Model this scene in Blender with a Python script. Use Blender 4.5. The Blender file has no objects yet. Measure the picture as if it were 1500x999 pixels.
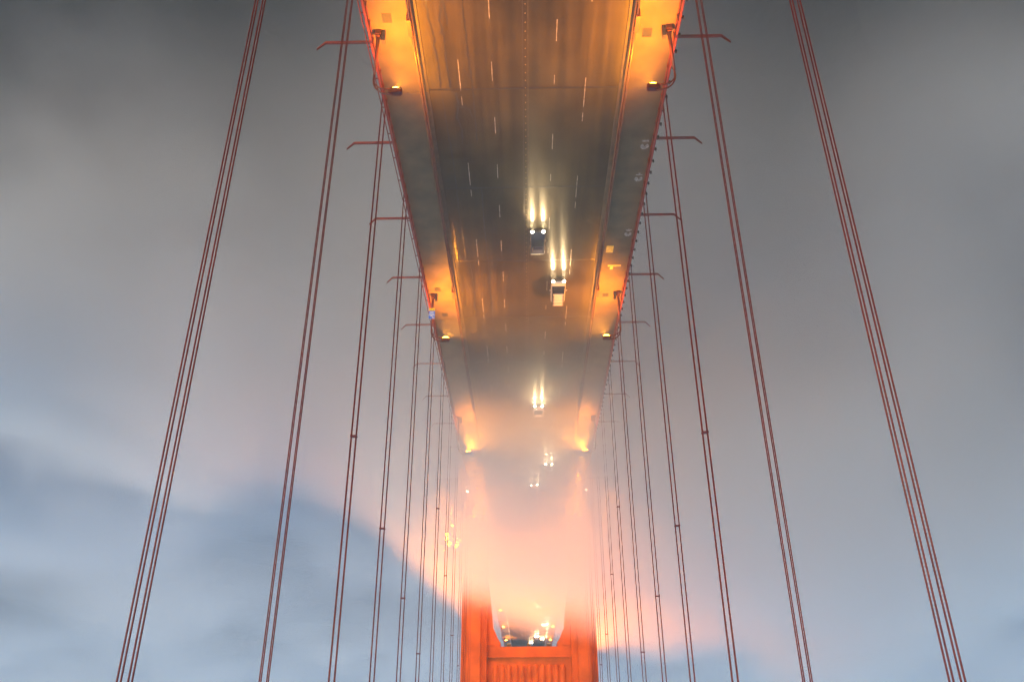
import bpy, math, random
from mathutils import Vector, Matrix
random.seed(7)
sc = bpy.context.scene
COL = sc.collection
R = math.radians

# ------------------------------------------------------------------ camera
cam_d = bpy.data.cameras.new("camera")
cam = bpy.data.objects.new("camera", cam_d)
COL.objects.link(cam)
sc.camera = cam
cam_d.sensor_width = 36.0
cam_d.lens = 28.26
cam_d.clip_start = 0.1
cam_d.clip_end = 30000.0
PITCH, YAW, ROLL = 0.476264, 0.0164974, -0.0051591
cp, sp = math.cos(PITCH), math.sin(PITCH)
fw = Vector((math.sin(YAW) * cp, math.cos(YAW) * cp, -sp))
rt = Vector((math.cos(YAW), -math.sin(YAW), 0.0))
up = rt.cross(fw)
# the photographer's frame is turned upside down: the camera is rolled half a turn
a_ = math.pi + ROLL
r2 = math.cos(a_) * rt + math.sin(a_) * up
u2 = -math.sin(a_) * rt + math.cos(a_) * up
CAM = Vector((0.298, -13.447, 57.5))
cam.matrix_world = Matrix(((r2.x, u2.x, -fw.x, CAM.x), (r2.y, u2.y, -fw.y, CAM.y),
                           (r2.z, u2.z, -fw.z, CAM.z), (0, 0, 0, 1)))

# ------------------------------------------------------------------ world, sun, exposure
world = bpy.data.worlds.new("World")
sc.world = world
world.use_nodes = True
wn = world.node_tree
wn.nodes.clear()
w_out = wn.nodes.new("ShaderNodeOutputWorld")
w_bg = wn.nodes.new("ShaderNodeBackground")
w_sky = wn.nodes.new("ShaderNodeTexSky")
w_sky.sky_type = 'NISHITA'
w_sky.sun_disc = False
SUN_EL, SUN_ROT = R(7.0), R(150.0)
w_sky.sun_elevation = SUN_EL
w_sky.sun_rotation = SUN_ROT
w_sky.air_density = 1.0
w_sky.dust_density = 2.5
w_sky.ozone_density = 2.25
w_bg.inputs["Strength"].default_value = 0.15
wn.links.new(w_sky.outputs[0], w_bg.inputs["Color"])
wn.links.new(w_bg.outputs[0], w_out.inputs["Surface"])

sun_d = bpy.data.lights.new("sun", 'SUN')
sun_d.energy = 0.12
sun_d.angle = R(20.0)
sun_d.color = (1.0, 0.86, 0.76)
sun = bpy.data.objects.new("sun", sun_d)
COL.objects.link(sun)
# Nishita: rotation 0 puts the sun over +Y, turning clockwise seen from above
sd = Vector((math.sin(SUN_ROT) * math.cos(SUN_EL), math.cos(SUN_ROT) * math.cos(SUN_EL), math.sin(SUN_EL)))
sun.rotation_euler = (-sd).to_track_quat('-Z', 'Y').to_euler()
sun.location = (0, -100, 300)

sc.view_settings.view_transform = 'Standard'
sc.view_settings.look = 'None'
sc.view_settings.exposure = 1.64
sc.view_settings.gamma = 1.0
cy = sc.cycles
cy.use_denoising = True
cy.max_bounces = 8
cy.diffuse_bounces = 2
cy.glossy_bounces = 2
cy.transmission_bounces = 2
cy.transparent_max_bounces = 6
cy.volume_bounces = 3
cy.caustics_reflective = False
cy.caustics_refractive = False
cy.sample_clamp_indirect = 6.0
cy.volume_step_rate = 1.0
cy.volume_max_steps = 256
cy.use_adaptive_sampling = True
cy.adaptive_threshold = 0.03

SODIUM = (1.0, 0.31, 0.006)
FLOOD = (1.0, 0.25, 0.012)

# ------------------------------------------------------------------ helpers
class MB:
    """collects simple solids and links them as one mesh"""
    def __init__(self):
        self.v, self.f = [], []

    def add(self, vs, fs):
        o = len(self.v)
        self.v += [tuple(p) for p in vs]
        self.f += [tuple(i + o for i in f) for f in fs]
        return self

    def box(self, x0, x1, y0, y1, z0, z1):
        vs = [(x, y, z) for z in (z0, z1) for y in (y0, y1) for x in (x0, x1)]
        return self.add(vs, [(0, 2, 3, 1), (4, 5, 7, 6), (0, 1, 5, 4), (2, 6, 7, 3), (0, 4, 6, 2), (1, 3, 7, 5)])

    def tube(self, pts, r, n=8, caps=True):
        pts = [Vector(p) for p in pts]
        rs = r if isinstance(r, (list, tuple)) else [r] * len(pts)
        rings = []
        prev = None
        for i, p in enumerate(pts):
            t = (pts[min(i + 1, len(pts) - 1)] - pts[max(i - 1, 0)]).normalized()
            if prev is None:
                h = Vector((0, 0, 1)) if abs(t.z) < 0.9 else Vector((1, 0, 0))
                a = t.cross(h).normalized()
            else:
                a = (prev - t * prev.dot(t)).normalized()
            prev = a
            b = t.cross(a)
            rings.append([p + (a * math.cos(2 * math.pi * k / n) + b * math.sin(2 * math.pi * k / n)) * rs[i] for k in range(n)])
        vs = [q for ring in rings for q in ring]
        fs = []
        for i in range(len(pts) - 1):
            for k in range(n):
                fs.append((i * n + k, i * n + (k + 1) % n, (i + 1) * n + (k + 1) % n, (i + 1) * n + k))
        if caps:
            fs.append(tuple(range(n))[::-1])
            fs.append(tuple((len(pts) - 1) * n + k for k in range(n)))
        return self.add(vs, fs)

    def prism(self, outline, lo, hi, axis='z'):
        """outline of 2-D points pushed along an axis"""
        n = len(outline)
        def pt(u, v, w):
            return (u, v, w) if axis == 'z' else ((u, w, v) if axis == 'y' else (w, u, v))
        vs = [pt(u, v, lo) for u, v in outline] + [pt(u, v, hi) for u, v in outline]
        fs = [tuple(range(n))[::-1], tuple(range(n, 2 * n))]
        for k in range(n):
            fs.append((k, (k + 1) % n, n + (k + 1) % n, n + k))
        return self.add(vs, fs)

    def loft(self, rings, cap=True):
        n = len(rings[0])
        vs = [p for r_ in rings for p in r_]
        fs = []
        for i in range(len(rings) - 1):
            for k in range(n):
                fs.append((i * n + k, i * n + (k + 1) % n, (i + 1) * n + (k + 1) % n, (i + 1) * n + k))
        if cap:
            fs.append(tuple(range(n))[::-1])
            fs.append(tuple((len(rings) - 1) * n + k for k in range(n)))
        return self.add(vs, fs)

    def mesh(self, name, m, smooth=False):
        me = bpy.data.meshes.new(name)
        me.from_pydata(self.v, [], self.f)
        import bmesh
        bm = bmesh.new()
        bm.from_mesh(me)
        bmesh.ops.recalc_face_normals(bm, faces=bm.faces)
        bm.to_mesh(me)
        bm.free()
        if m is not None:
            me.materials.append(m)
        if smooth:
            for p in me.polygons:
                p.use_smooth = True
        return me

    def build(self, name, m, parent=None, smooth=False):
        return link(name, self.mesh(name, m, smooth), parent)


def link(name, me, parent=None, loc=None):
    o = bpy.data.objects.new(name, me)
    COL.objects.link(o)
    if parent is not None:
        o.parent = parent
    if loc is not None:
        o.location = loc
    return o


def tag(o, label=None, cat=None, group=None, kind=None):
    if label: o["label"] = label
    if cat: o["category"] = cat
    if group: o["group"] = group
    if kind: o["kind"] = kind
    return o


def empty(name, loc=(0, 0, 0), rz=0.0):
    o = bpy.data.objects.new(name, None)
    COL.objects.link(o)
    o.location = loc
    o.rotation_euler = (0, 0, rz)
    return o


def kids(o):
    return [c for c in CH.get(o.name, [])]


CH = {}
def remember(o):
    """walks the children once so that copies are quick"""
    for c in [c for c in COL.objects if c.parent == o]:
        CH.setdefault(o.name, []).append(c)
        remember(c)


def copy_tree(o, parent=None):
    c = o.copy()
    COL.objects.link(c)
    if parent is not None:
        c.parent = parent
    for ch in kids(o):
        copy_tree(ch, c)
    return c


def mat(name, color, rough=0.6, metal=0.0, noise=None, bump=None, spec=0.5, aniso=0.0):
    """noise = (scale, amount, detail) modulates the colour; bump = (scale, distance)"""
    m = bpy.data.materials.new(name)
    m.use_nodes = True
    nt = m.node_tree
    b = nt.nodes["Principled BSDF"]
    b.inputs["Base Color"].default_value = (*color, 1)
    b.inputs["Roughness"].default_value = rough
    b.inputs["Metallic"].default_value = metal
    b.inputs["Specular IOR Level"].default_value = spec
    if noise:
        tc = nt.nodes.new("ShaderNodeNewGeometry")
        n = nt.nodes.new("ShaderNodeTexNoise")
        n.inputs["Scale"].default_value = noise[0]
        n.inputs["Detail"].default_value = noise[2] if len(noise) > 2 else 4
        mr = nt.nodes.new("ShaderNodeMapRange")
        mr.inputs["From Min"].default_value = 0.3
        mr.inputs["From Max"].default_value = 0.7
        mr.inputs["To Min"].default_value = 1 - noise[1]
        mr.inputs["To Max"].default_value = 1 + noise[1]
        mx = nt.nodes.new("ShaderNodeVectorMath")
        mx.operation = 'SCALE'
        mx.inputs[0].default_value = color
        nt.links.new(tc.outputs["Position"], n.inputs["Vector"])
        nt.links.new(n.outputs["Fac"], mr.inputs["Value"])
        nt.links.new(mr.outputs[0], mx.inputs["Scale"])
        nt.links.new(mx.outputs[0], b.inputs["Base Color"])
        if bump:
            n2 = nt.nodes.new("ShaderNodeTexNoise")
            n2.inputs["Scale"].default_value = bump[0]
            nt.links.new(tc.outputs["Position"], n2.inputs["Vector"])
            bp = nt.nodes.new("ShaderNodeBump")
            bp.inputs["Distance"].default_value = bump[1]
            nt.links.new(n2.outputs["Fac"], bp.inputs["Height"])
            nt.links.new(bp.outputs[0], b.inputs["Normal"])
    return m


def glow(name, color, strength):
    m = bpy.data.materials.new(name)
    m.use_nodes = True
    b = m.node_tree.nodes["Principled BSDF"]
    b.inputs["Base Color"].default_value = (*[min(1, c) for c in color], 1)
    b.inputs["Emission Color"].default_value = (*color, 1)
    b.inputs["Emission Strength"].default_value = strength
    return m


def asphalt():
    m = bpy.data.materials.new("asphalt")
    m.use_nodes = True
    nt = m.node_tree
    L = nt.links.new
    b = nt.nodes["Principled BSDF"]
    g = nt.nodes.new("ShaderNodeNewGeometry")
    mp = nt.nodes.new("ShaderNodeMapping")
    mp.inputs["Scale"].default_value = (1.0, 0.03, 1.0)
    L(g.outputs["Position"], mp.inputs["Vector"])
    n1 = nt.nodes.new("ShaderNodeTexNoise")          # wheel tracks and drips, long along the lanes
    n1.inputs["Scale"].default_value = 1.1
    n1.inputs["Detail"].default_value = 5
    L(mp.outputs[0], n1.inputs["Vector"])
    n2 = nt.nodes.new("ShaderNodeTexNoise")          # patches
    n2.inputs["Scale"].default_value = 0.16
    n2.inputs["Detail"].default_value = 5
    L(g.outputs["Position"], n2.inputs["Vector"])
    n3 = nt.nodes.new("ShaderNodeTexNoise")          # aggregate
    n3.inputs["Scale"].default_value = 9.0
    n3.inputs["Detail"].default_value = 3
    L(g.outputs["Position"], n3.inputs["Vector"])
    a = nt.nodes.new("ShaderNodeMath"); a.operation = 'MULTIPLY'
    L(n1.outputs["Fac"], a.inputs[0]); L(n2.outputs["Fac"], a.inputs[1])
    a2 = nt.nodes.new("ShaderNodeMath"); a2.operation = 'MULTIPLY_ADD'
    L(n3.outputs["Fac"], a2.inputs[0]); a2.inputs[1].default_value = 0.18; L(a.outputs[0], a2.inputs[2])
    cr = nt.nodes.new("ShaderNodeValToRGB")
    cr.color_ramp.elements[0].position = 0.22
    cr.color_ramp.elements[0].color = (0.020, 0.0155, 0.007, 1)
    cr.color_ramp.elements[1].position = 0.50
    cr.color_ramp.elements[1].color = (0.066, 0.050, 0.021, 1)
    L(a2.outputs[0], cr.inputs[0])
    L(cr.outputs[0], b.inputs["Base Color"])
    rr = nt.nodes.new("ShaderNodeMapRange")
    rr.inputs["From Min"].default_value = 0.3; rr.inputs["From Max"].default_value = 0.7
    rr.inputs["To Min"].default_value = 0.38; rr.inputs["To Max"].default_value = 0.6
    L(n1.outputs["Fac"], rr.inputs["Value"])
    L(rr.outputs[0], b.inputs["Roughness"])
    # tined across the lanes: a damp surface draws reflections out along them
    b.inputs["Specular IOR Level"].default_value = 0.26
    b.inputs["Anisotropic"].default_value = 0.92
    tv = nt.nodes.new("ShaderNodeCombineXYZ")
    tv.inputs[1].default_value = 1.0
    L(tv.outputs[0], b.inputs["Tangent"])
    bp = nt.nodes.new("ShaderNodeBump")
    bp.inputs["Distance"].default_value = 0.004
    L(n3.outputs["Fac"], bp.inputs["Height"])
    L(bp.outputs[0], b.inputs["Normal"])
    return m


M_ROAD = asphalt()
M_TAR = mat("tar", (0.012, 0.011, 0.010), 0.35)
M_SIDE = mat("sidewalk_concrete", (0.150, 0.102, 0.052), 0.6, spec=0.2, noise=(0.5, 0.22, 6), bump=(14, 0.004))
M_KERB = mat("kerb_concrete", (0.085, 0.066, 0.040), 0.75, noise=(1.3, 0.3, 5))
M_STEEL = mat("orange_red_paint", (0.25, 0.034, 0.012), 0.42, noise=(0.35, 0.22, 6), bump=(3, 0.004))
M_TRUSS = mat("weathered_truss_paint", (0.16, 0.030, 0.020), 0.6, noise=(0.5, 0.3, 5))
M_TOWER = mat("tower_paint", (0.37, 0.074, 0.009), 0.5, spec=0.2, noise=(0.22, 0.28, 8), bump=(1.4, 0.01))
M_ROPE = mat("rope_paint", (0.165, 0.020, 0.013), 0.5, noise=(1.0, 0.2, 3))
M_GALV = mat("galvanised_steel", (0.22, 0.20, 0.17), 0.38, 0.8, noise=(1.5, 0.15, 3))
M_LINE = mat("lane_paint", (0.30, 0.27, 0.21), 0.6, noise=(2.5, 0.5, 5))
M_MARK = mat("worn_white_paint", (0.36, 0.32, 0.26), 0.6, noise=(4, 0.5, 4))
M_YELLOW = mat("yellow_paint", (0.75, 0.50, 0.06), 0.5, noise=(3, 0.2, 4))
M_HATCH = mat("hatch_iron", (0.030, 0.026, 0.020), 0.6, 0.0, noise=(3, 0.3, 4))
M_DARK = mat("dark_iron", (0.045, 0.032, 0.026), 0.5, noise=(2, 0.2, 3))
M_POST = mat("lamp_post_paint", (0.13, 0.026, 0.012), 0.4, noise=(1.2, 0.2, 3))
M_RAILD = mat("brown_rail_paint", (0.10, 0.045, 0.020), 0.28, noise=(1.2, 0.25, 3))
M_STUD = mat("stud_plastic", (0.30, 0.19, 0.06), 0.5)
M_LENS = glow("sodium_lens", (1.0, 0.45, 0.03), 26.0)
M_HEAD = glow("headlight_lens", (1.0, 0.82, 0.52), 130.0)
M_AMBER = glow("amber_lens", (1.0, 0.60, 0.0), 90.0)
M_WHITEL = glow("white_lens", (1.0, 0.80, 0.5), 30.0)
M_FLOODL = glow("flood_lens", (1.0, 0.55, 0.15), 0.8)
M_GLASS = mat("car_glass", (0.012, 0.014, 0.016), 0.08)
M_TYRE = mat("tyre_rubber", (0.018, 0.018, 0.018), 0.8)
M_RIM = mat("wheel_rim", (0.45, 0.45, 0.46), 0.3, 0.9)
M_BLUE = mat("sign_blue", (0.06, 0.17, 0.65), 0.4)
M_WHITE = mat("sign_white", (0.80, 0.80, 0.78), 0.4)
M_SIGNY = mat("sign_yellow", (0.80, 0.55, 0.03), 0.4)
M_TAIL = mat("tail_lens", (0.35, 0.01, 0.01), 0.2)
ROAD_END = 900.0
PANEL = 15.24

# ------------------------------------------------------------------ water
def water():
    m = bpy.data.materials.new("bay_water")
    m.use_nodes = True
    nt = m.node_tree
    L = nt.links.new
    b = nt.nodes["Principled BSDF"]
    b.inputs["Base Color"].default_value = (0.055, 0.055, 0.052, 1)
    b.inputs["IOR"].default_value = 1.33
    g = nt.nodes.new("ShaderNodeNewGeometry")
    n0 = nt.nodes.new("ShaderNodeTexNoise")
    n0.inputs["Scale"].default_value = 0.004
    n0.inputs["Detail"].default_value = 5
    L(g.outputs["Position"], n0.inputs["Vector"])
    mr = nt.nodes.new("ShaderNodeMapRange")
    mr.inputs["From Min"].default_value = 0.35; mr.inputs["From Max"].default_value = 0.65
    mr.inputs["To Min"].default_value = 0.16; mr.inputs["To Max"].default_value = 0.42
    L(n0.outputs["Fac"], mr.inputs["Value"])
    L(mr.outputs[0], b.inputs["Roughness"])
    n1 = nt.nodes.new("ShaderNodeTexNoise")
    n1.inputs["Scale"].default_value = 0.12
    n1.inputs["Detail"].default_value = 6
    L(g.outputs["Position"], n1.inputs["Vector"])
    bp = nt.nodes.new("ShaderNodeBump")
    bp.inputs["Distance"].default_value = 1.2
    bp.inputs["Strength"].default_value = 0.5
    L(n1.outputs["Fac"], bp.inputs["Height"])
    L(bp.outputs[0], b.inputs["Normal"])
    return m

wb = MB()
wb.add([(-9000, -3000, -67), (9000, -3000, -67), (9000, 14000, -67), (-9000, 14000, -67)], [(0, 1, 2, 3)])
tag(wb.build("water", water()), "grey blue bay water far below the bridge", None, None, "structure")

# ------------------------------------------------------------------ road: one panel between each pair of expansion joints
road = empty("road", (0, 0, 0))
tag(road, "dark asphalt roadway of six lanes on the bridge deck", None, None, "structure")
J0 = 44.7                                  # one joint, the rest every panel
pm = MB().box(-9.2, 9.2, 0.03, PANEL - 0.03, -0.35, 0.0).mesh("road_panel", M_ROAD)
jm = MB().box(-9.2, 9.2, -0.03, 0.03, -0.35, -0.012).box(-9.2, 9.2, -0.14, -0.032, -0.02, 0.006).mesh("expansion_joint", M_TAR)
k0 = -7
kN = int((ROAD_END - J0) / PANEL)
for k in range(k0, kN):
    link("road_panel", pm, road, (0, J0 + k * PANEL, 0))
    link("expansion_joint", jm, road, (0, J0 + k * PANEL, 0))

def dash_mesh(L_, w=0.075):
    """a worn painted dash: ragged ends and a few chips"""
    mb = MB()
    n = 7
    vs = []
    for i in range(n + 1):
        y = L_ * i / n
        e = random.uniform(-0.012, 0.012)
        vs += [(-w / 2 + e, y, 0.004), (w / 2 + e * 0.5, y, 0.004)]
    mb.add(vs, [(2 * i, 2 * i + 1, 2 * i + 3, 2 * i + 2) for i in range(n)])
    return mb.mesh("lane_dash", M_LINE)

dm_long, dm_short, dm_stub = dash_mesh(3.9), dash_mesh(2.4), dash_mesh(1.2)
for x, y0, per, me in ((6.12, 40.9, 14.63, dm_long), (6.12, 45.6, 14.63, dm_stub), (2.98, 33.9, 7.315, dm_short),
                       (-2.98, 36.5, 14.63, dm_short), (-2.95, 43.0, 14.63, dm_stub), (-5.95, 43.4, 14.63, dm_long),
                       (-5.95, 33.5, 14.63, dm_stub)):
    y = y0 - per * 2
    n = 0
    while y < 420 and n < 60:
        link("lane_dash", me, road, (x + random.uniform(-.02, .02), y, 0.0))
        y += per
        n += 1
# median: two thin steel edges with a row of plugs between them
for x in (0.06, -0.42):
    MB().box(x - 0.03, x + 0.03, -40, ROAD_END, -0.1, 0.012).build("median_strip", M_KERB if x < 0 else M_DARK, road)
sm = MB().prism([(0.055 * math.cos(t * math.pi / 4), 0.055 * math.sin(t * math.pi / 4)) for t in range(8)], 0.002, 0.035).mesh("road_stud", M_STUD)
for i in range(170):
    link("road_stud", sm, road, (-0.18, 24 + i * 0.98, 0))

def crack(pts, w0=0.05, seed=1):
    rnd = random.Random(seed)
    mb = MB()
    vs = []
    fine = []
    for (xa, ya), (xb, yb) in zip(pts[:-1], pts[1:]):
        n = max(2, int(abs(yb - ya) / 0.28 + abs(xb - xa) / 0.28))
        for i in range(n):
            t = i / n
            fine.append((xa + (xb - xa) * t + rnd.uniform(-.05, .05), ya + (yb - ya) * t))
    fine.append(pts[-1])
    for i, (x, y) in enumerate(fine):
        x1, y1 = fine[min(i + 1, len(fine) - 1)]
        x_, y_ = fine[max(i - 1, 0)]
        d = Vector((x1 - x_, y1 - y_))
        d.normalize()
        nx, ny = -d.y, d.x
        w = w0 * rnd.uniform(0.7, 2.4)
        vs += [(x - nx * w, y - ny * w, 0.0045), (x + nx * w, y + ny * w, 0.0045)]
    mb.add(vs, [(2 * i, 2 * i + 1, 2 * i + 3, 2 * i + 2) for i in range(len(fine) - 1)])
    return mb.build("crack_seal", M_TAR, road)

crack([(8.35, 33), (8.3, 36), (8.0, 38.4), (8.15, 39.2), (7.95, 41), (8.0, 44.6)], 0.045, 1)
crack([(8.28, 38.5), (8.02, 38.7)], 0.04, 2)
crack([(7.0, 33), (7.15, 35.2), (7.35, 36.4), (7.1, 38.2), (7.2, 40.5), (7.05, 44.5)], 0.05, 3)
crack([(6.75, 32.5), (6.85, 34.5), (6.7, 36.8)], 0.05, 4)
crack([(7.5, 37.6), (7.2, 37.9), (6.9, 37.7)], 0.05, 5)
crack([(5.3, 30), (5.17, 36.4), (5.12, 38.6), (5.05, 41.2), (4.95, 44.6), (4.95, 52)], 0.04, 6)
crack([(5.7, 42.0), (5.3, 42.9), (5.05, 43.2)], 0.035, 7)
crack([(6.6, 45), (6.5, 46.8), (6.8, 48.5), (6.4, 50.2), (6.5, 52.5)], 0.045, 8)
crack([(6.8, 46.9), (5.5, 47.3), (5.2, 48.6)], 0.035, 9)
crack([(8.0, 45), (7.9, 50), (7.7, 56), (7.8, 66), (7.7, 74)], 0.03, 10)
crack([(8.78, 66.5), (8.72, 69), (8.85, 72), (8.8, 75)], 0.06, 11)
crack([(4.9, 60), (4.95, 68), (4.8, 76), (4.85, 86), (4.8, 92)], 0.035, 12)
crack([(7.2, 76), (7.1, 82), (7.25, 88)], 0.035, 13)
crack([(-4.2, 59.85), (-5.0, 59.7), (-6.2, 60.0), (-7.4, 59.8)], 0.035, 14)
crack([(-1.0, 59.9), (-2.5, 60.05), (-4.2, 59.85)], 0.03, 15)

# ------------------------------------------------------------------ sidewalks with hatches, kerbs, markings
def sidewalk(s):
    root = empty("sidewalk", (0, 0, 0))
    tag(root, "pale concrete sidewalk along the %s edge of the deck, %s" % (("left", "without markings") if s > 0 else ("right", "with white bicycle markings")), None, None, "structure")
    x0, x1 = (9.95, 13.6) if s > 0 else (-13.6, -9.95)
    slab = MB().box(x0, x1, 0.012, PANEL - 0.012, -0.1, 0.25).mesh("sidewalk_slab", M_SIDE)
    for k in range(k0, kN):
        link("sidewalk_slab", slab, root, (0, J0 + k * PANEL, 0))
    kx0, kx1 = (9.2, 9.94) if s > 0 else (-9.94, -9.2)
    kb = MB().box(kx0 + 0.003, kx1, 0.02, PANEL - 0.02, -0.3, 0.16).mesh("kerb", M_KERB)
    for k in range(k0, kN):
        link("kerb", kb, root, (0, J0 + k * PANEL, 0))
    # the wide landing round the tower leg
    px0, px1 = (13.62, 21.5) if s > 0 else (-21.5, -13.62)
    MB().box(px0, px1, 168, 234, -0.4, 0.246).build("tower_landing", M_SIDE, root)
    hm = MB().box(-0.42, 0.42, -0.5, 0.5, 0.2, 0.262)
    for i in range(5):
        hm.box(-0.34 + i * 0.16, -0.30 + i * 0.16, -0.42, 0.42, 0.262, 0.272)
    hm = hm.mesh("hatch_cover", M_HATCH)
    spots = [(11.9, 35.8), (12.1, 81.7), (11.75, 88.9), (11.9, 127.5)] if s > 0 else [(-11.05, 37.9), (-11.2, 83.8), (-11.1, 129.5)]
    for x, y in spots:
        link("hatch_cover", hm, root, (x, y, 0))
    if s < 0:
        link("hatch_cover", MB().box(-0.45, 0.45, -0.75, 0.75, 0.2, 0.262).mesh("hatch_cover", M_YELLOW), root, (-10.8, 72.4, 0))["label"] = "yellow painted hatch cover"
        MB().box(-12.6, -10.9, 76.1, 76.5, 0.25, 0.254).box(-11.6, -11.2, 76.52, 77.2, 0.25, 0.254).build("painted_marking", M_YELLOW, root)
        # bicycle stencils: two wheels, a frame, and a bar with an arrow
        for i, y in enumerate((53.0, 58.4, 69.1)):
            mb = MB()
            for wx in (-0.33, 0.33):
                ring = []
                for t in range(12):
                    ring.append((wx + 0.23 * math.cos(t * math.pi / 6), 0.42 * math.sin(t * math.pi / 6)))
                vs = [(x, yy, 0.254) for x, yy in ring] + [(wx + (x - wx) * 0.25, yy * 0.25, 0.254) for x, yy in ring]
                mb.add(vs, [(t, (t + 1) % 12, 12 + (t + 1) % 12, 12 + t) for t in range(12)])
            def bar(xa, ya, xb, yb, w=0.06):
                d = Vector((xb - xa, yb - ya)); d.normalize()
                n_ = Vector((-d.y, d.x)) * w
                mb.add([(xa - n_.x, ya - n_.y, 0.2546), (xb - n_.x, yb - n_.y, 0.2546), (xb + n_.x, yb + n_.y, 0.2546), (xa + n_.x, ya + n_.y, 0.2546)], [(0, 1, 2, 3)])
            bar(-0.33, 0, -0.12, 0.55); bar(-0.12, 0.55, 0.24, 0.55); bar(0.24, 0.55, 0.33, 0); bar(-0.12, 0.55, 0.02, 0.0); bar(0.02, 0.0, 0.24, 0.55)
            if i == 0:
                bar(-0.45, -1.05, 0.45, -1.05, 0.16)
            elif i == 1:
                bar(-0.45, -0.85, 0.45, -0.85, 0.09); bar(0, -1.3, 0, -0.85, 0.12)
            else:
                bar(-0.45, -1.2, 0.0, -0.8, 0.12); bar(0.45, -1.2, 0.0, -0.8, 0.12); bar(0, -1.45, 0, -0.8, 0.08)
            o = mb.build("bicycle_marking", M_MARK, root)
            o.location = (-12.75, y, 0)
            o.scale = (0.8, 0.8, 1.0)
    return root

sidewalk(1)
sidewalk(-1)

# ------------------------------------------------------------------ outer railings
def railing(s):
    root = empty("railing", (13.45 * s, 0, 0.25))
    if s > 0:
        tag(root, "orange red steel railing along the left edge of the deck", "railing")
    else:
        tag(root, "orange red steel railing with outside knobs along the right edge of the deck", "railing")
    y0, y1 = -20.0, 500.0
    MB().box(-0.075, 0.075, y0, y1, 1.10, 1.20).build("top_rail", M_STEEL, root)
    MB().box(-0.05, 0.05, y0, y1, 0.10, 0.18).build("bottom_rail", M_STEEL, root)
    MB().box(s * 0.35 - 0.05, s * 0.35 + 0.05, y0, y1, -0.5, 0.05).build("edge_beam", M_STEEL, root)
    pk = MB()
    y = 22.0
    while y < 200:
        pk.box(-0.018, 0.018, y - 0.022, y + 0.022, 0.18, 1.10)
        y += 0.381
    tag(pk.build("pickets", M_POST, root), kind="stuff")
    post = MB().box(-0.09, 0.09, -0.07, 0.07, -0.1, 1.18).mesh("post", M_POST)
    arm = MB().box(0.12 if s > 0 else -0.5, 0.5 if s > 0 else -0.12, -0.05, 0.05, 0.02, 0.12)
    arm.box(*( (0.44, 0.60) if s > 0 else (-0.60, -0.44)), -0.11, 0.11, -0.06, 0.22)
    arm = arm.mesh("knob", M_DARK)
    for i in range(140):
        y = 15 + i * 1.905
        link("post", post, root, (0, y, 0))
        if s < 0 and i < 95:
            link("knob", arm, root, (0, y + 0.3, 0))
    if s > 0:
        # an outer net frame hung off the left edge
        MB().box(0.62, 0.70, y0, y1, -0.12, 0.0).build("outer_rail", M_STEEL, root)
        br = MB().box(0.38, 0.62, -0.04, 0.04, -0.1, -0.02).mesh("bracket", M_STEEL)
        for i in range(60):
            link("bracket", br, root, (0, 20 + i * 3.81, 0))
railing(1)
railing(-1)

# ------------------------------------------------------------------ traffic barriers between sidewalk and road
def barrier(s):
    root = empty("traffic_barrier", (9.62 * s, 0, 0.16))
    tag(root, "low steel traffic barrier with tube rails between the road and the %s sidewalk" % ("left" if s > 0 else "right"), "barrier")
    y0, y1 = -20.0, 500.0
    MB().tube([(0.22 * s, y0, 0.78), (0.22 * s, y1, 0.78)], 0.075, 8).build("top_tube", M_RAILD, root, True)
    MB().tube([(0.0, y0, 0.62), (0.0, y1, 0.62)], 0.07, 8).build("front_tube", M_RAILD, root, True)
    MB().tube([(0.0, y0, 0.32), (0.0, y1, 0.32)], 0.06, 8).build("low_tube", M_RAILD, root, True)
    MB().box(*sorted((0.10 * s, 0.16 * s)), y0, y1, 0.1, 0.5).build("back_plate", M_TRUSS, root)
    post = MB().prism([(-0.02 * s, 0.0), (0.30 * s, 0.0), (0.28 * s, 0.74), (0.12 * s, 0.74)], -0.06, 0.06, 'y').mesh("post", M_DARK)
    for i in range(80):
        link("post", post, root, (0.02 * s, 18 + i * 3.81, 0))
barrier(1)
barrier(-1)

bx = empty("junction_box", (9.85, 35.8, 0.25))
MB().box(-0.16, 0.2, -0.9, 0.9, 0, 0.95).build("housing", M_STEEL, bx)
MB().box(-0.19, -0.163, -0.75, 0.75, 0.12, 0.85).build("door", M_DARK, bx)
remember(bx)
jl = {(1, 0): "orange electrical box on the left barrier beside the nearest left lamp", (-1, 0): "orange electrical box on the right barrier beside the nearest right lamp",
      (1, 1): "orange electrical box on the left barrier near the lamp with the blue sign", (-1, 1): "orange electrical box on the right barrier near the second right lamp"}
for (s, k), lab in jl.items():
    o = bx if (s, k) == (1, 0) else copy_tree(bx)
    o.location = (9.9 * s, 36.2 + 45.72 * k, 0.25)
    o.rotation_euler = (0, 0, 0 if s > 0 else math.pi)
    tag(o, lab, "electrical box", "electrical boxes along the barriers")

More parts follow.
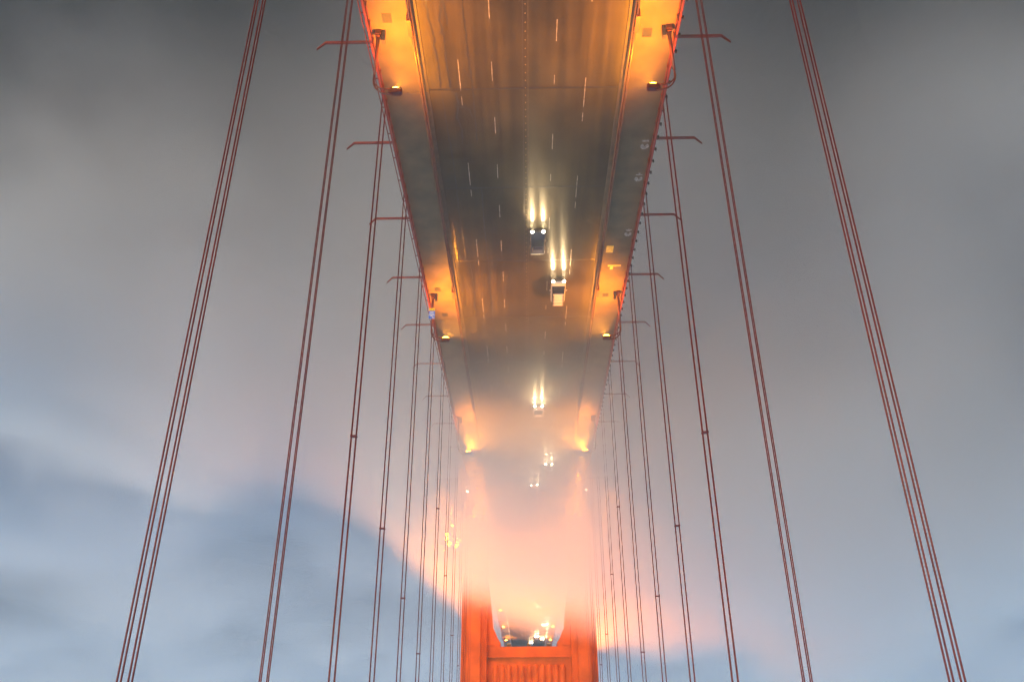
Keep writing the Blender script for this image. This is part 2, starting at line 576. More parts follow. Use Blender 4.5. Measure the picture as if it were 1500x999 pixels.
# ------------------------------------------------------------------ stiffening trusses with outriggers
def truss(s):
    root = empty("stiffening_truss", (13.716 * s, 0, -7.8))
    tag(root, "orange steel truss with outrigger arms under the %s edge of the deck" % ("left" if s > 0 else "right"), "truss")
    y0, y1 = -60.96, 880.0
    MB().box(-0.3, 0.3, y0, y1, 6.5, 7.2).build("top_chord", M_TRUSS, root)
    MB().box(-0.3, 0.3, y0, y1, -0.4, 0.3).build("bottom_chord", M_TRUSS, root)
    vert = MB().box(-0.22, 0.22, -0.2, 0.2, 0.3, 6.5).mesh("vertical", M_TRUSS)
    dg1 = MB().tube([(0, 0, 0.3), (0, 7.62, 6.5)], 0.2, 4).mesh("diagonal", M_TRUSS)
    dg2 = MB().tube([(0, 7.62, 6.5), (0, 15.24, 0.3)], 0.2, 4).mesh("diagonal", M_TRUSS)
    out = MB()
    out.loft([[(s * x, -w, z - h), (s * x, w, z - h), (s * x, w, z + h), (s * x, -w, z + h)] for x, z, w, h in
              ((0.3, 0.0, .10, .16), (6.5, 0.0, .11, .12), (6.62, 0.02, .11, .12), (7.42, 0.9, .08, .08))])
    out = out.mesh("outrigger", M_STEEL)
    for k in range(-3, 40):
        y = k * PANEL
        link("vertical", vert, root, (0, y, 0))
        link("diagonal", dg1, root, (0, y, 0))
        link("diagonal", dg2, root, (0, y, 0))
        if 1 <= k <= 12:
            link("outrigger", out, root, (0, y, 0))
    return root
truss(1)
truss(-1)
db = empty("deck_frame", (0, 0, 0))
tag(db, "steel floor framing that carries the roadway", None, None, "structure")
for x in (-8, -4, 0.0, 4, 8):
    MB().box(x - 0.15, x + 0.15, -60, 880, -1.6, -0.36).build("stringer", M_STEEL, db)
fb = MB().box(-13.3, 13.3, -0.25, 0.25, -3.4, -1.62).mesh("floor_beam", M_STEEL)
for k in range(-3, 57):
    link("floor_beam", fb, db, (0, k * PANEL, 0))

# ------------------------------------------------------------------ suspension tower
LEG_IN, LEG_OUT = 10.55, 16.9
TY0, TY1 = 197.0, 209.0
tower = empty("bridge_tower", (0, 203, 0))
tag(tower, "huge orange red art deco bridge tower with its portal at the bottom of the photo", "tower")
def leg(s):
    # stepped plan: face pilaster in the middle, fins stepping back at both sides
    c = 13.55
    half = [(3.35, 3.2), (3.35, 4.3), (2.75, 4.3), (2.75, 4.75), (2.35, 4.75), (2.35, 5.2), (1.95, 5.2), (1.95, 5.45), (1.58, 5.45), (1.58, 6.0)]
    inner = [(3.05, 3.2), (3.05, 4.6), (2.55, 4.6), (2.55, 5.0), (2.15, 5.0), (2.15, 5.3), (1.58, 5.3), (1.58, 6.0)]
    o_ = [(c + u, v) for u, v in half]
    i_ = [(c - u, v) for u, v in inner]
    outl = []
    outl += [(u, -v) for u, v in o_]              # front outer, going to the face
    outl += [(u, -v) for u, v in reversed(i_)]    # front face to the inner side
    outl += [(u, v) for u, v in i_]               # rear inner
    outl += [(u, v) for u, v in reversed(o_)]
    outl = [(s * u, v) for u, v in outl]
    base = MB().prism(outl, -66.5, 60.0)
    g = base.build("leg", M_TOWER, tower)
    sh = [(s * (c + (abs(u) - c) * 0.93), v * 0.93) for u, v in outl]
    MB().prism(sh, 60.01, 110.0).build("upper_shaft", M_TOWER, g)
    sh = [(s * (c + (abs(u) - c) * 0.86), v * 0.86) for u, v in outl]
    MB().prism(sh, 110.01, 153.0).build("top_shaft", M_TOWER, g)
    # plate seams across the face, with rivet lips
    for z in range(-2, 60, 3):
        if z > 0:
            MB().box(*sorted((s * (c - 1.58), s * (c + 1.58))), -6.03, -6.0, z, z + 0.12).build("seam_plate", M_TOWER, g)
    for u in (-1.5, 1.5):
        MB().box(*sorted((s * (c + u) - 0.07, s * (c + u) + 0.07)), -6.06, -6.0, 0, 60).build("edge_strip", M_TOWER, g)
    for u in (2.15, 2.55, 3.05):
        d_ = {2.15: 5.2, 2.55: 4.75, 3.05: 4.3}[u]
        MB().box(*sorted((s * (c + u) - 0.05, s * (c + u) + 0.05)), -d_ - 0.12, -d_, 0, 60).build("fin", M_TOWER, g)
    return g
leg(1)
leg(-1)

def strut(z0, z1, w, first):
    g = MB().box(-w + 0.01, w - 0.01, -2.6, 2.6, z0 + 2.2, z1).build("portal_strut", M_TOWER, tower)
    # lower band with the lit bottom edge
    MB().box(-w + 0.02, w - 0.02, -3.0, 3.0, z0, z0 + 2.1).build("lower_band", M_TOWER, g)
    MB().box(-w + 0.06, w - 0.06, -3.25, 3.25, z0 + 2.1, z0 + 2.55).build("ledge", M_TOWER, g)
    # fluted panel: eleven rounded ribs with scalloped feet
    n = 11
    pw = (2 * w - 3.2) / n
    for i in range(n):
        cx = -w + 1.6 + pw * (i + 0.5)
        ring = []
        for zz, sc_ in ((z0 + 4.1, 0.35), (z0 + 4.35, 0.75), (z0 + 4.8, 1.0), (z1 - 0.6, 1.0)):
            ring.append([(cx + pw * 0.40 * sc_ * math.cos(t), -2.6 - 0.42 * sc_ * math.sin(t), zz) for t in [math.pi * q / 6 for q in range(7)]] + [(cx - pw * 0.4 * sc_, -2.5, zz), (cx + pw * 0.4 * sc_, -2.5, zz)])
        MB().loft(ring).build("flute", M_TOWER, g, False)
    # bevelled haunches that narrow the top of the portal, in steps
    for s in (1, -1):
        prof = [(w - 0.01, z0 - 0.01), (w - 3.5, z0 - 0.01), (w - 3.75, z0 - 0.9), (w - 3.0, z0 - 2.0), (w - 2.5, z0 - 3.2), (w - 1.75, z0 - 4.6), (w - 1.62, z0 - 6.2), (w - 1.3, z0 - 9.5), (w - 0.8, z0 - 14.0), (w - 0.3, z0 - 20.0), (w - 0.01, z0 - 20.5)]
        MB().prism([(s * u, v) for u, v in prof], -2.8, 2.8, 'y').build("haunch", M_TOWER, g)
        prof2 = [(w - 0.02, z0 - 0.3), (w - 2.3, z0 - 0.3), (w - 2.3, z0 - 2.6), (w - 1.5, z0 - 4.4), (w - 1.0, z0 - 9.0), (w - 0.02, z0 - 15.5)]
        MB().prism([(s * u, v) for u, v in prof2], -3.02, -2.82, 'y').build("haunch_plate", M_TOWER, g)
    return g
strut(33.2, 45.0, LEG_IN + 0.25, True)
strut(72.0, 81.0, LEG_IN + 0.6, False)
strut(106.0, 114.0, LEG_IN + 0.6, False)
strut(140.0, 149.0, LEG_IN + 0.9, False)
# the main cables, high above the frame, hang between the tower tops
def cable_z(y):
    return 10.0 + 143.0 * ((y + 437.0) / 640.0) ** 2 if y <= 203 else 153.0 - (y - 203) * 0.40
for s in (1, -1):
    pts = [(13.716 * s, -60 + i * 10 - 203, cable_z(-60 + i * 10)) for i in range(27)] + [(13.716 * s, y - 203, cable_z(y)) for y in range(220, 540, 20)]
    MB().tube(pts, 0.46, 12).build("main_cable", M_ROPE, tower, True)

# ------------------------------------------------------------------ suspender ropes
ORD = ["first", "second", "third", "fourth", "fifth", "sixth", "seventh", "eighth", "ninth", "tenth", "eleventh", "twelfth"]
SPACERS = {3: [35.2], 4: [38.6], 5: [42.3], 6: [46.3], 7: [50.5, 24.0], 8: [31.0], 9: [38.4], 10: [42.0], 11: [45], 12: [47]}
for s in (1, -1):
    for k in range(1, 13):
        y = k * PANEL
        root = empty("suspender_ropes", (13.716 * s, y, 0))
        side = "left" if s > 0 else "right"
        if k == 1:
            lab = "outermost %s set of four red suspender ropes, thickest and nearest on that side" % side
        elif k == 12:
            lab = "thin red suspender ropes innermost on the %s, right against the tower leg" % side
        else:
            lab = "%s set of red suspender ropes inward from the %s edge of the photo" % (ORD[k - 1], side)
        tag(root, lab, "suspender ropes", "pairs of suspender ropes hanging along both sides of the deck")
        top = cable_z(y)
        for dx in (-0.19, 0.19):
            for dy in (-0.14, 0.14):
                MB().tube([(dx, dy, -0.9), (dx, dy, top)], 0.036, 8, True).build("rope", M_ROPE, root, True)
        for z in SPACERS.get(k, []):
            MB().box(-0.26, 0.26, -0.21, 0.21, z - 0.05, z + 0.05).build("spacer", M_ROPE, root)
        MB().box(-0.3, 0.3, -0.3, 0.3, -1.3, -0.5).build("socket", M_STEEL, root)

# ------------------------------------------------------------------ street lamps
def make_lamp():
    """built for the left side: the arm reaches towards -x"""
    root = empty("street_lamp", (12.85, 37.3, 0.25))
    MB().box(-0.28, 0.28, -0.3, 0.3, 0, 0.5).box(-0.22, 0.22, -0.24, 0.24, 0.5, 0.72).build("base", M_POST, root)
    cb = MB().box(-0.62, -0.32, -0.22, 0.22, 0.0, 1.25)
    cb.build("control_box", M_DARK, root)
    MB().tube([(0, 0, 0.7), (0, 0, 2.2), (0.02, 0, 5.2)], [0.17, 0.15, 0.12], 10).build("pole", M_POST, root, True)
    for dz, rr in ((0.0, 0.075), (-0.42, 0.065)):
        pts = [(0.02, 0, 4.9)]
        for t in range(8):
            a = t / 7 * math.pi / 2
            r0 = 1.45 + dz * 0.9
            pts.append((0.05 - r0 + r0 * math.cos(a) if dz == 0 else 0.0 - r0 + r0 * math.cos(a), 0.0, 5.75 + (r0) * math.sin(a) * (1.15 if dz == 0 else 1.0)))
        # arm end
        pts.append((-1.75, 0, pts[-1][2] + 0.01))
        MB().tube(pts, rr, 8).build("arm", M_POST, root, True)
    hz = 7.05
    hb = MB().loft([[(-x, -w, z0), (-x, w, z0), (-x, w * 0.8, z1), (-x, -w * 0.8, z1)] for x, w, z0, z1 in
                    ((1.35, 0.14, hz - 0.02, hz + 0.22), (1.55, 0.27, hz - 0.1, hz + 0.34), (2.35, 0.30, hz - 0.1, hz + 0.34), (2.5, 0.22, hz - 0.05, hz + 0.25))])
    h = hb.build("lamp_head", M_POST, root)
    lens = MB()
    rings = []
    for j in range(5):
        a = j / 4 * math.pi / 2
        rings.append([(-1.98 + 0.50 * math.cos(a) * math.cos(t), 0.27 * math.cos(a) * math.sin(t), hz - 0.105 - 0.23 * math.sin(a)) for t in [2 * math.pi * q / 12 for q in range(12)]])
    lens.loft(rings[:-1])
    lens.build("lens", M_LENS, h, True)
    ld = bpy.data.lights.new("sodium_lamp", 'SPOT')
    ld.energy = 8000
    ld.color = SODIUM
    ld.spot_size = R(146)
    ld.spot_blend = 0.7
    ld.shadow_soft_size = 0.2
    lo = bpy.data.objects.new("sodium_lamp", ld)
    COL.objects.link(lo)
    lo.parent = root
    lo.location = (-1.98, 0, hz - 0.42)
    lo.rotation_euler = (0, R(32), 0)
    return root

lamp0 = make_lamp()
remember(lamp0)
NL = 10
for s in (1, -1):
    for k in range(NL):
        o = lamp0 if (s, k) == (1, 0) else copy_tree(lamp0)
        x = 12.85 if k not in (3, 4) else 14.6
        o.location = (x * s, 37.3 + 45.72 * k + (0 if k else 0), 0.25)
        o.rotation_euler = (0, 0, 0 if s > 0 else math.pi)
        side = "left" if s > 0 else "right"
        if k == 0:
            lab = "orange street lamp on the %s sidewalk, largest and topmost in the photo" % side
        elif k == 1:
            lab = "street lamp on the left sidewalk carrying a blue sign" if s > 0 else "second street lamp on the right sidewalk, across from the blue sign"
        elif k == 2:
            lab = "street lamp glowing in the fog on the %s, third from the top" % side
        elif k == 3:
            lab = "fog veiled street lamp on the %s just in front of the tower leg" % side
        else:
            lab = "%s street lamp beyond the tower on the %s, seen through the portal" % (ORD[k - 4], side)
        tag(o, lab, "street lamp", "street lamps along the bridge")

# blue sign with a small yellow plate, fixed to the second left lamp
sg = empty("phone_sign", (12.87, 82.7, 3.6))
tag(sg, "blue sign with a yellow plate on the second left lamp post", "sign")
MB().box(-0.42, 0.42, -0.03, 0.0, -0.5, 0.72).build("panel", M_BLUE, sg)
MB().box(-0.40, 0.40, -0.03, 0.0, -0.92, -0.54).build("yellow_plate", M_SIGNY, sg)
pr = MB()
for z, w in ((-0.35, 0.22), (-0.10, 0.34), (0.12, 0.36)):
    pr.box(-w, w, -0.036, -0.0301, z - 0.045, z + 0.045)
pr.build("printed_line", M_WHITE, sg)
hs = MB().tube([(-0.17, -0.04, 0.62), (-0.20, -0.04, 0.52), (-0.10, -0.04, 0.38), (0.06, -0.04, 0.30), (0.16, -0.04, 0.34)], [0.06, 0.05, 0.035, 0.05, 0.06], 6)
hs.build("phone_symbol", M_WHITE, sg)
MB().box(-0.07, 0.07, 0.001, 0.16, -0.1, 0.05).build("clamp", M_DARK, sg)

# low lights where the sidewalk widens, and amber work lights by the left tower leg
pl = empty("path_light", (14.1, 174.5, 0.25))
MB().tube([(0, 0, 0), (0, 0, 1.3)], 0.07, 8).build("post", M_DARK, pl)
MB().box(-0.2, 0.2, -0.15, 0.15, 1.3, 1.7).build("lens", M_WHITEL, pl)
MB().box(-0.25, 0.25, -0.2, 0.2, 1.701, 1.8).build("cap", M_DARK, pl)
remember(pl)
for s in (1, -1):
    o = pl if s > 0 else copy_tree(pl)
    o.location = (14.1 * s, 172.0, 0.25)
    tag(o, "small pale light in the fog on the %s edge before the tower" % ("left" if s > 0 else "right"), "path light", "small lights before the tower")
wl = empty("work_lights", (18.9, 176.0, 0.25))
tag(wl, "cluster of yellow work lights in the fog left of the tower leg", "work lights")
MB().tube([(0, 0, 0), (0, 0, 13.6)], 0.09, 8).tube([(-2.2, 0, 10.2), (0.3, 0, 13.2)], 0.05, 6).tube([(-1.2, 0, 8.6), (0, 0, 10.9)], 0.05, 6).build("mast", M_DARK, wl)
for x, z in ((0.0, 11.6), (0.1, 10.6), (-0.35, 12.9), (-1.2, 8.6), (-2.2, 13.3)):
    b = MB()
    b.loft([[(x + r * math.cos(t), r * math.sin(t) - 0.12, z + dz) for t in [2 * math.pi * q / 10 for q in range(10)]] for r, dz in ((0.1, -0.3), (0.34, -0.12), (0.38, 0.05), (0.26, 0.24))])
    b.build("lamp", M_AMBER, wl, True)

# floodlights that wash the tower from the landing; front rows added to brighten fog
def make_flood(h, power, tilt):
    fl = empty("floodlight", (0, 0, 0.25))
    MB().box(-0.5, 0.5, -0.3, 0.3, 0, 0.3).build("base", M_DARK, fl)
    if h > 1:
        MB().tube([(0, 0, 0.3), (0, 0, h - 0.3)], [0.16, 0.11], 8).build("mast", M_POST, fl, True)
    MB().loft([[(x, y, z + h) for x, y in ((-w, -d), (w, -d), (w, d), (-w, d))] for z, w, d in ((-0.3, 0.3, 0.2), (0.0, 0.5, 0.3), (0.2, 0.55, 0.35))]).build("housing", M_DARK, fl)
    MB().box(-0.48, 0.48, -0.28, 0.28, h + 0.2, h + 0.23).build("lens", M_FLOODL, fl)
    fd = bpy.data.lights.new("flood_lamp", 'SPOT')
    fd.energy = power
    fd.color = FLOOD
    fd.spot_size = R(150)
    fd.spot_blend = 0.9
    fd.shadow_soft_size = 0.35
    fo = bpy.data.objects.new("flood_lamp", fd)
    COL.objects.link(fo)
    fo.parent = fl
    fo.location = (0, 0, h + 0.6)
    fo.rotation_euler = (R(180 - tilt), 0, 0)
    remember(fl)
    return fl

fl0, fl1 = make_flood(0.6, 5000, 8), make_flood(0.6, 11500, 8)
used_f = set()
for s in (1, -1):
    for j, y in enumerate((150.0, 161.0, 172.0, 182.0, 192.0)):
        for x in (11.6, 19.6):
            if y < 168 and x > 15:
                continue
            src = fl0 if y < 168 else fl1
            o = copy_tree(src) if src.name in used_f else src
            used_f.add(src.name)
            o.location = (x * s, y, 0.25)
            tag(o, "%s low floodlight from the tower leg on the %s, on the %s" % (["fifth", "fourth", "third", "second", "nearest"][j], "left" if s > 0 else "right", "sidewalk" if x < 15 else "wide outer landing"),
                "floodlight", "floodlights at the foot of the tower")

# added lamps, hidden under the strut and behind the legs, to make fog glow
def fog_fill_lamp(x, y, z, power, tilt):
    h = MB().box(-0.5, 0.5, -0.4, 0.4, 0.0, 0.35).loft([[(a_ * w_, b_ * w_, zz) for a_, b_ in ((-.5, -.4), (.5, -.4), (.5, .4), (-.5, .4))] for zz, w_ in ((-0.3, 1.15), (0.0, 0.9))]).build("added_fog_lamp", M_DARK, tower)
    h.location = (x, y - 203, z)
    MB().box(-0.45, 0.45, -0.36, 0.36, -0.34, -0.31).build("lens", M_FLOODL, h)
    d_ = bpy.data.lights.new("added_fog_light", 'SPOT')
    d_.energy = power
    d_.color = FLOOD
    d_.spot_size = R(160)
    d_.spot_blend = 0.9
    d_.shadow_soft_size = 0.5
    o_ = bpy.data.objects.new("added_fog_light", d_)
    COL.objects.link(o_)
    o_.parent = h
    o_.location = (0, 0, -0.6)
    o_.rotation_euler = (0, R(tilt), 0)
for x in (-5.0, 0.0, 5.0):
    fog_fill_lamp(x, 201.0, 32.8, 3500, 0)
for s in (1, -1):
    MB().box(*sorted((16.3 * s, 17.3 * s)), 4.2, 7.6, 34.36, 34.6).build("added_lamp_bracket", M_TOWER, tower)
    fog_fill_lamp(16.9 * s, 210.4, 34.0, 27000, -30 * s)

# ------------------------------------------------------------------ cars
def paint(name, c):
    m = mat(name, c, 0.28)
    m.node_tree.nodes["Principled BSDF"].inputs["Coat Weight"].default_value = 0.6
    return m

def make_car(pm_, van=False):
    """faces -y, origin on the road under its middle"""
    root = empty("car", (0, 0, 0))
    w = 0.93 if not van else 1.0
    def ring(y, zb, zs, zt, k=1.0, kt=0.9):
        return [(-w * k * 0.93, y, zb), (w * k * 0.93, y, zb), (w * k, y, zb + 0.22), (w * k, y, zs), (w * k * kt, y, zt), (-w * k * kt, y, zt), (-w * k, y, zs), (-w * k, y, zb + 0.22)]
    L_ = 2.3 if not van else 2.5
    if not van:
        prof = [(-L_, 0.32, 0.52, 0.60, 0.86), (-L_ + 0.12, 0.24, 0.58, 0.70, 0.95), (-1.6, 0.22, 0.68, 0.80, 1), (-0.95, 0.22, 0.74, 0.93, 1), (0.0, 0.22, 0.78, 0.95, 1), (1.3, 0.22, 0.80, 0.97, 1), (L_ - 0.25, 0.26, 0.78, 0.98, 0.97), (L_, 0.34, 0.70, 0.90, 0.90)]
        gh = [(-1.0, 0.93, 0.80), (-0.22, 1.40, 0.70), (0.35, 1.46, 0.68), (1.05, 1.40, 0.68), (1.75, 0.97, 0.78)]
        rf = [(-0.25, 1.395, 0.66), (0.35, 1.47, 0.65), (1.02, 1.405, 0.65)]
        wy = (-1.42, 1.38)
    else:
        prof = [(-L_, 0.34, 0.62, 0.80, 0.88), (-L_ + 0.12, 0.26, 0.72, 0.98, 0.96), (-1.6, 0.24, 0.82, 1.10, 1), (0.0, 0.24, 0.86, 1.14, 1), (L_ - 0.12, 0.26, 0.86, 1.14, 0.98), (L_, 0.34, 0.80, 1.10, 0.93)]
        gh = [(-1.75, 1.08, 0.86), (-0.85, 1.82, 0.78), (0.2, 1.92, 0.77), (L_ - 0.35, 1.88, 0.77), (L_ - 0.06, 1.12, 0.86)]
        rf = [(-0.9, 1.815, 0.74), (0.2, 1.93, 0.74), (L_ - 0.38, 1.885, 0.74)]
        wy = (-1.62, 1.5)
    body = MB().loft([ring(y, zb, zs, zt, k) for y, zb, zs, zt, k in prof]).build("body", pm_, root)
    cab = MB()
    zb = 0.90 if not van else 1.08
    cab.loft([[(-min(0.86, hw + 0.12) if z > 1 else -hw, y, zb), (min(0.86, hw + 0.12) if z > 1 else hw, y, zb), (hw, y, max(z, zb + 0.01)), (-hw, y, max(z, zb + 0.01))] for y, z, hw in gh])
    cab.build("windows", M_GLASS, root)
    MB().loft([[(-hw, y, z - 0.05), (hw, y, z - 0.05), (hw * 0.96, y, z + 0.02), (-hw * 0.96, y, z + 0.02)] for y, z, hw in rf]).build("roof", pm_, root)
    for s in (1, -1):
        for y in wy:
            wh = MB().tube([(s * (w - 0.2), y, 0.33), (s * (w + 0.01), y, 0.33)], 0.33, 16).build("wheel", M_TYRE, root)
            MB().tube([(s * (w + 0.005), y, 0.33), (s * (w + 0.03), y, 0.33)], 0.21, 12).build("rim", M_RIM, wh)
        hz = 0.62 if not van else 0.78
        fy = -L_ - 0.02
        hl = MB().loft([[(s * (w * 0.72) + 0.15 * math.cos(t) * q, fy + 0.1 - dy, hz + 0.10 * math.sin(t) * q) for t in [2 * math.pi * i / 10 for i in range(10)]] for q, dy in ((1.05, 0), (1.0, 0.12), (0.6, 0.17))])
        hl.build("headlight", M_HEAD, root)
        MB().box(*sorted((s * w * 0.6, s * w * 0.88)), L_ - 0.06, L_ + 0.02, 0.72, 0.86).build("tail_light", M_TAIL, root)
        MB().box(*sorted((s * (w + 0.01), s * (w + 0.2))), -0.95, -0.8, zb + 0.03, zb + 0.18).build("mirror", pm_, root)
        hd = HEADL
        ho = bpy.data.objects.new("headlight_beam", hd)
        COL.objects.link(ho)
        ho.parent = root
        ho.location = (s * w * 0.72, -L_ - 0.28, hz)
        ho.rotation_euler = (R(90 - 4.0), 0, R(180))
    rz_ = 1.44 if not van else 1.90
    ra, rb = (-0.2, 1.0) if not van else (-0.7, 2.0)
    for s in (1, -1):
        MB().box(*sorted((s * 0.60, s * 0.66)), ra, rb, rz_ + 0.03, rz_ + 0.07).build("roof_rail", M_DARK, root)
    if van:
        MB().box(-0.74, 0.74, 0.55, 0.60, 1.93, 1.955).box(-0.74, 0.74, 1.35, 1.40, 1.92, 1.95).build("roof_bar", M_DARK, root)
    MB().box(-w * 0.7, w * 0.7, -L_ - 0.035, -L_ + 0.02, 0.5, 0.6 if not van else 0.75).build("grille", M_DARK, root)
    MB().box(-w * 0.86, w * 0.86, -L_ - 0.05, -L_ + 0.05, 0.3, 0.46).build("bumper", M_DARK, root)
    return root

HEADL = bpy.data.lights.new("headlight_beam", 'SPOT')
HEADL.energy = 2400
HEADL.color = (1.0, 0.70, 0.34)
HEADL.spot_size = R(60)
HEADL.spot_blend = 0.9
HEADL.shadow_soft_size = 0.09
P_DARK = paint("dark_car_paint", (0.03, 0.03, 0.035))
P_SILV = paint("silver_car_paint", (0.45, 0.45, 0.46))
P_WHITE = paint("white_car_paint", (0.36, 0.355, 0.34))
car_d, car_s = make_car(P_DARK), make_car(P_SILV)
van_w = make_car(P_WHITE, True)
for o in (car_d, car_s, van_w):
    remember(o)
used = set()
CARS = [(car_d, -1.6, 67.8, "dark car with bright headlights nearest to the top, in the lane beside the median"),
        (van_w, -4.5, 79.2, "white van with bright headlights one lane right of the nearest dark car"),
        (car_s, -2.25, 123.0, "silver car with headlights in thin fog, middle of the photo beside the median"),
        (car_d, -4.85, 156.0, "dark car with pale headlights in the fog, the right one of a staggered pair"),
        (car_s, -1.8, 171.0, "silver car with headlights in the fog, lower left of the staggered pair"),
        (van_w, -7.4, 226.0, "white van dimmed by thick fog just above the tower portal"),
        (car_d, -4.4, 250.0, "dark car dimmed by thick fog in the middle lane above the portal"),
        (car_s, -7.0, 276.0, "silver car with faint headlights in the right lane above the portal"),
        (car_d, -4.7, 347.0, "dark car with headlights high up inside the tower portal"),
        (car_s, -7.9, 399.0, "silver car with headlights at the right of the tower portal"),
        (van_w, -4.6, 440.0, "white van with glaring headlights deep in the tower portal"),
        (car_d, -7.7, 452.0, "dark car with glaring headlights at the bottom right of the portal traffic"),
        (car_s, -1.7, 470.0, "silver car with glaring headlights at the far bottom of the portal")]
for src, x, y, lab in CARS:
    o = copy_tree(src) if src.name in used else src
    used.add(src.name)
    o.location = (x, y + (2.5 if src is van_w else 2.3), 0.006)
    tag(o, lab, "van" if src is van_w else "car", "vehicles driving towards the camera")

# ------------------------------------------------------------------ air: even haze, and the fog bank that rolls over the deck
def haze_mat():
    m = bpy.data.materials.new("haze_air")
    m.use_nodes = True
    nt = m.node_tree
    nt.nodes.clear()
    o = nt.nodes.new("ShaderNodeOutputMaterial")
    v = nt.nodes.new("ShaderNodeVolumePrincipled")
    v.inputs["Color"].default_value = (0.70, 0.86, 1.0, 1)
    v.inputs["Density"].default_value = 0.0002
    v.inputs["Anisotropy"].default_value = 0.2
    nt.links.new(v.outputs[0], o.inputs["Volume"])
    return m
hz_ = MB().box(-9500, 9500, -3500, 14500, -68, 168)
tag(hz_.build("haze", haze_mat()), "thin pale haze over the whole bridge and bay", None, None, "stuff")

FX0, FX1, FY0, FY1, FZ0, FZ1 = -240.0, 240.0, -30.0, 330.0, -66.5, 55.0
def fog_mat():
    m = bpy.data.materials.new("fog")
    m.use_nodes = True
    nt = m.node_tree
    nt.nodes.clear()
    L = nt.links.new
    N = nt.nodes.new
    out = N("ShaderNodeOutputMaterial")
    v = N("ShaderNodeVolumePrincipled")
    v.inputs["Color"].default_value = (0.97, 0.97, 0.97, 1)
    v.inputs["Anisotropy"].default_value = 0.25
    g = N("ShaderNodeNewGeometry")
    sx = N("ShaderNodeSeparateXYZ")
    L(g.outputs["Position"], sx.inputs[0])
    def curve(sock, lo, hi, pts, vlo, vhi):
        """piecewise profile of a coordinate, in metres"""
        mr = N("ShaderNodeMapRange")
        mr.inputs["From Min"].default_value = lo; mr.inputs["From Max"].default_value = hi
        L(sock, mr.inputs["Value"])
        fc = N("ShaderNodeFloatCurve")
        c = fc.mapping.curves[0]
        ps = [((p - lo) / (hi - lo), (q - vlo) / (vhi - vlo)) for p, q in pts]
        c.points[0].location = ps[0]
        c.points[1].location = ps[-1]
        for p in ps[1:-1]:
            c.points.new(*p)
        fc.mapping.update()
        L(mr.outputs[0], fc.inputs["Value"])
        m2 = N("ShaderNodeMapRange")
        m2.inputs["To Min"].default_value = vlo; m2.inputs["To Max"].default_value = vhi
        L(fc.outputs[0], m2.inputs["Value"])
        return m2.outputs[0]
    top = curve(sx.outputs[0], FX0, FX1, [(-240, -75), (-200, -10), (-130, 18), (-83, 33), (-55, 36), (-23, 34), (0, 30), (16, 26.5), (33, 11), (60, -1), (106, -10), (150, -22), (200, -40), (240, -75)], -90, 60)
    yp = curve(sx.outputs[1], FY0, FY1, [(-30, -118), (0, -112), (30, -96), (60, -74), (82, -36), (97, -11), (112, 0), (135, 5), (160, 2), (205, 0), (235, -8), (275, -30), (310, -80), (330, -110)], -120, 10)
    n = N("ShaderNodeTexNoise")
    n.inputs["Scale"].default_value = 0.022
    n.inputs["Detail"].default_value = 6
    n.inputs["Roughness"].default_value = 0.64
    L(g.outputs["Position"], n.inputs["Vector"])
    def math_(op, a, b, c=None):
        q = N("ShaderNodeMath"); q.operation = op
        for i, s_ in enumerate((a, b, c)):
            if s_ is None: continue
            if isinstance(s_, (int, float)): q.inputs[i].default_value = s_
            else: L(s_, q.inputs[i])
        return q.outputs[0]
    nn = math_('MULTIPLY_ADD', n.outputs["Fac"], 30.0, -15.0)
    t = math_('ADD', top, yp)
    t = math_('ADD', t, nn)
    # broad swells of the fog away from the deck
    n2 = N("ShaderNodeTexNoise")
    n2.inputs["Scale"].default_value = 0.013
    n2.inputs["Detail"].default_value = 5
    L(g.outputs["Position"], n2.inputs["Vector"])
    ax = math_('ABSOLUTE', sx.outputs[0], None)
    aw = N("ShaderNodeMapRange"); aw.interpolation_type = 'SMOOTHSTEP'
    aw.inputs["From Min"].default_value = 30.0; aw.inputs["From Max"].default_value = 90.0
    aw.inputs["To Max"].default_value = 60.0
    L(ax, aw.inputs["Value"])
    sw = math_('MULTIPLY', math_('SUBTRACT', n2.outputs["Fac"], 0.5), aw.outputs[0])
    t = math_('ADD', t, sw)
    t = math_('SUBTRACT', t, sx.outputs[2])
    mr = N("ShaderNodeMapRange")
    mr.interpolation_type = 'SMOOTHSTEP'
    mr.inputs["From Min"].default_value = -1.0
    mr.inputs["From Max"].default_value = 9.0
    L(t, mr.inputs["Value"])
    d = math_('MULTIPLY', mr.outputs[0], 0.058)
    # patchy away from the deck, so that the dark water shows through in places
    pt = N("ShaderNodeMapRange"); pt.interpolation_type = 'SMOOTHSTEP'
    pt.inputs["From Min"].default_value = 0.36; pt.inputs["From Max"].default_value = 0.60
    pt.inputs["To Min"].default_value = 0.10
    L(n2.outputs["Fac"], pt.inputs["Value"])
    pw = math_('MULTIPLY', aw.outputs[0], 1.0 / 60.0)
    pf = math_('MULTIPLY_ADD', pw, math_('SUBTRACT', pt.outputs[0], 1.0), 1.0)
    d = math_('MULTIPLY', d, pf)
    # clearer air right over the roadway, under the bank
    cz = N("ShaderNodeMapRange"); cz.interpolation_type = 'SMOOTHSTEP'
    cz.inputs["From Min"].default_value = 3.0; cz.inputs["From Max"].default_value = 15.0
    cz.inputs["To Min"].default_value = 0.36
    L(sx.outputs[2], cz.inputs["Value"])
    d = math_('MULTIPLY', d, math_('MAXIMUM', cz.outputs[0], pw))
    # the bank thins out towards the camera
    my = N("ShaderNodeMapRange"); my.interpolation_type = 'SMOOTHSTEP'
    my.inputs["From Min"].default_value = 70.0; my.inputs["From Max"].default_value = 116.0
    my.inputs["To Min"].default_value = 0.18
    L(sx.outputs[1], my.inputs["Value"])
    d = math_('MULTIPLY', d, my.outputs[0])
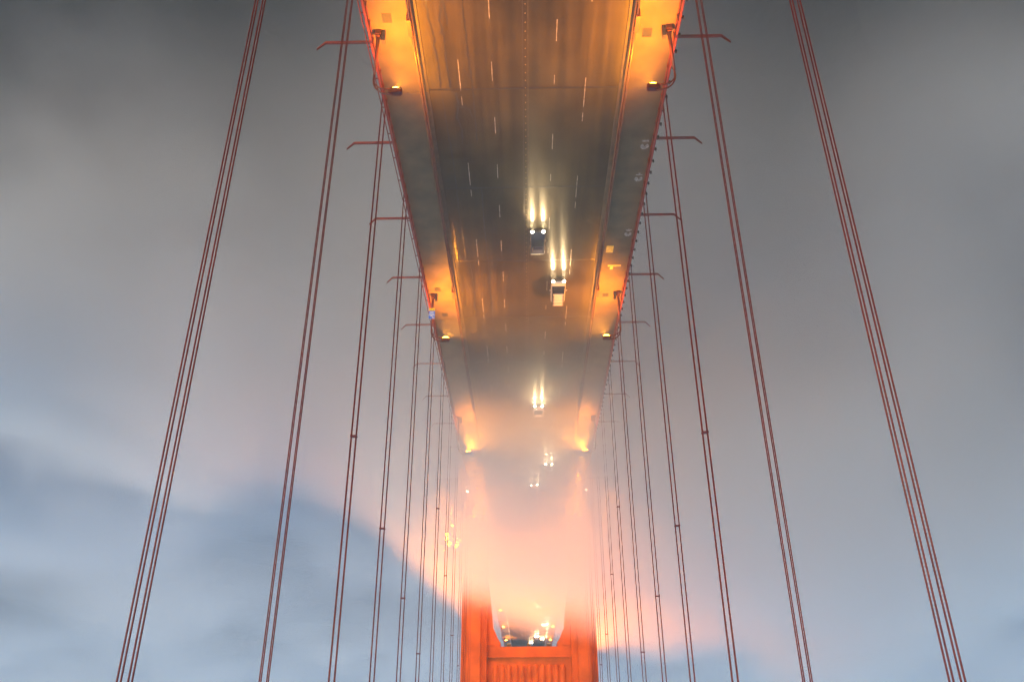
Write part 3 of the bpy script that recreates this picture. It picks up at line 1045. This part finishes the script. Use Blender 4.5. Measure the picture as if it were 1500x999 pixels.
    # thin mist lying on the deck
    mz = N("ShaderNodeMapRange"); mz.interpolation_type = 'SMOOTHSTEP'
    mz.inputs["From Min"].default_value = 15.0; mz.inputs["From Max"].default_value = 3.0
    L(sx.outputs[2], mz.inputs["Value"])
    mx_ = N("ShaderNodeMapRange"); mx_.interpolation_type = 'SMOOTHSTEP'
    mx_.inputs["From Min"].default_value = 24.0; mx_.inputs["From Max"].default_value = 11.0
    L(ax, mx_.inputs["Value"])
    mist = math_('MULTIPLY', math_('MULTIPLY', mz.outputs[0], mx_.outputs[0]), math_('MULTIPLY', n.outputs["Fac"], 0.0095))
    d = math_('ADD', d, mist)
    L(d, v.inputs["Density"])
    L(v.outputs[0], out.inputs["Volume"])
    m.cycles.volume_step_rate = 1.0
    return m
fg = MB().box(FX0, FX1, FY0, FY1, FZ0, FZ1)
tag(fg.build("fog_bank", fog_mat()), "bank of glowing fog rolling over the deck in front of the tower", None, None, "stuff")

# a low sheet of cloud lying on the water beyond the bridge
def cloud_mat():
    m = bpy.data.materials.new("low_cloud")
    m.use_nodes = True
    nt = m.node_tree
    nt.nodes.clear()
    L = nt.links.new
    N = nt.nodes.new
    out = N("ShaderNodeOutputMaterial")
    v = N("ShaderNodeVolumePrincipled")
    v.inputs["Color"].default_value = (0.96, 0.975, 1.0, 1)
    v.inputs["Anisotropy"].default_value = 0.1
    g = N("ShaderNodeNewGeometry")
    sx = N("ShaderNodeSeparateXYZ")
    L(g.outputs["Position"], sx.inputs[0])
    n = N("ShaderNodeTexNoise")
    n.inputs["Scale"].default_value = 0.0065
    n.inputs["Detail"].default_value = 6
    n.inputs["Roughness"].default_value = 0.6
    L(g.outputs["Position"], n.inputs["Vector"])
    a = N("ShaderNodeMath"); a.operation = 'MULTIPLY_ADD'
    a.inputs[1].default_value = 140.0; a.inputs[2].default_value = -99.0
    L(n.outputs["Fac"], a.inputs[0])
    b = N("ShaderNodeMath"); b.operation = 'SUBTRACT'
    L(a.outputs[0], b.inputs[0]); L(sx.outputs[2], b.inputs[1])
    mr = N("ShaderNodeMapRange"); mr.interpolation_type = 'SMOOTHSTEP'
    mr.inputs["From Min"].default_value = -6.0; mr.inputs["From Max"].default_value = 26.0
    mr.inputs["To Max"].default_value = 0.025
    L(b.outputs[0], mr.inputs["Value"])
    L(mr.outputs[0], v.inputs["Density"])
    L(v.outputs[0], out.inputs["Volume"])
    m.cycles.volume_step_rate = 1.6
    return m
cl = MB().box(-2200, 2200, 205, 3600, -66.4, -14)
tag(cl.build("low_cloud", cloud_mat()), "pale blue sheet of low cloud lying on the water in the distance", None, None, "stuff")
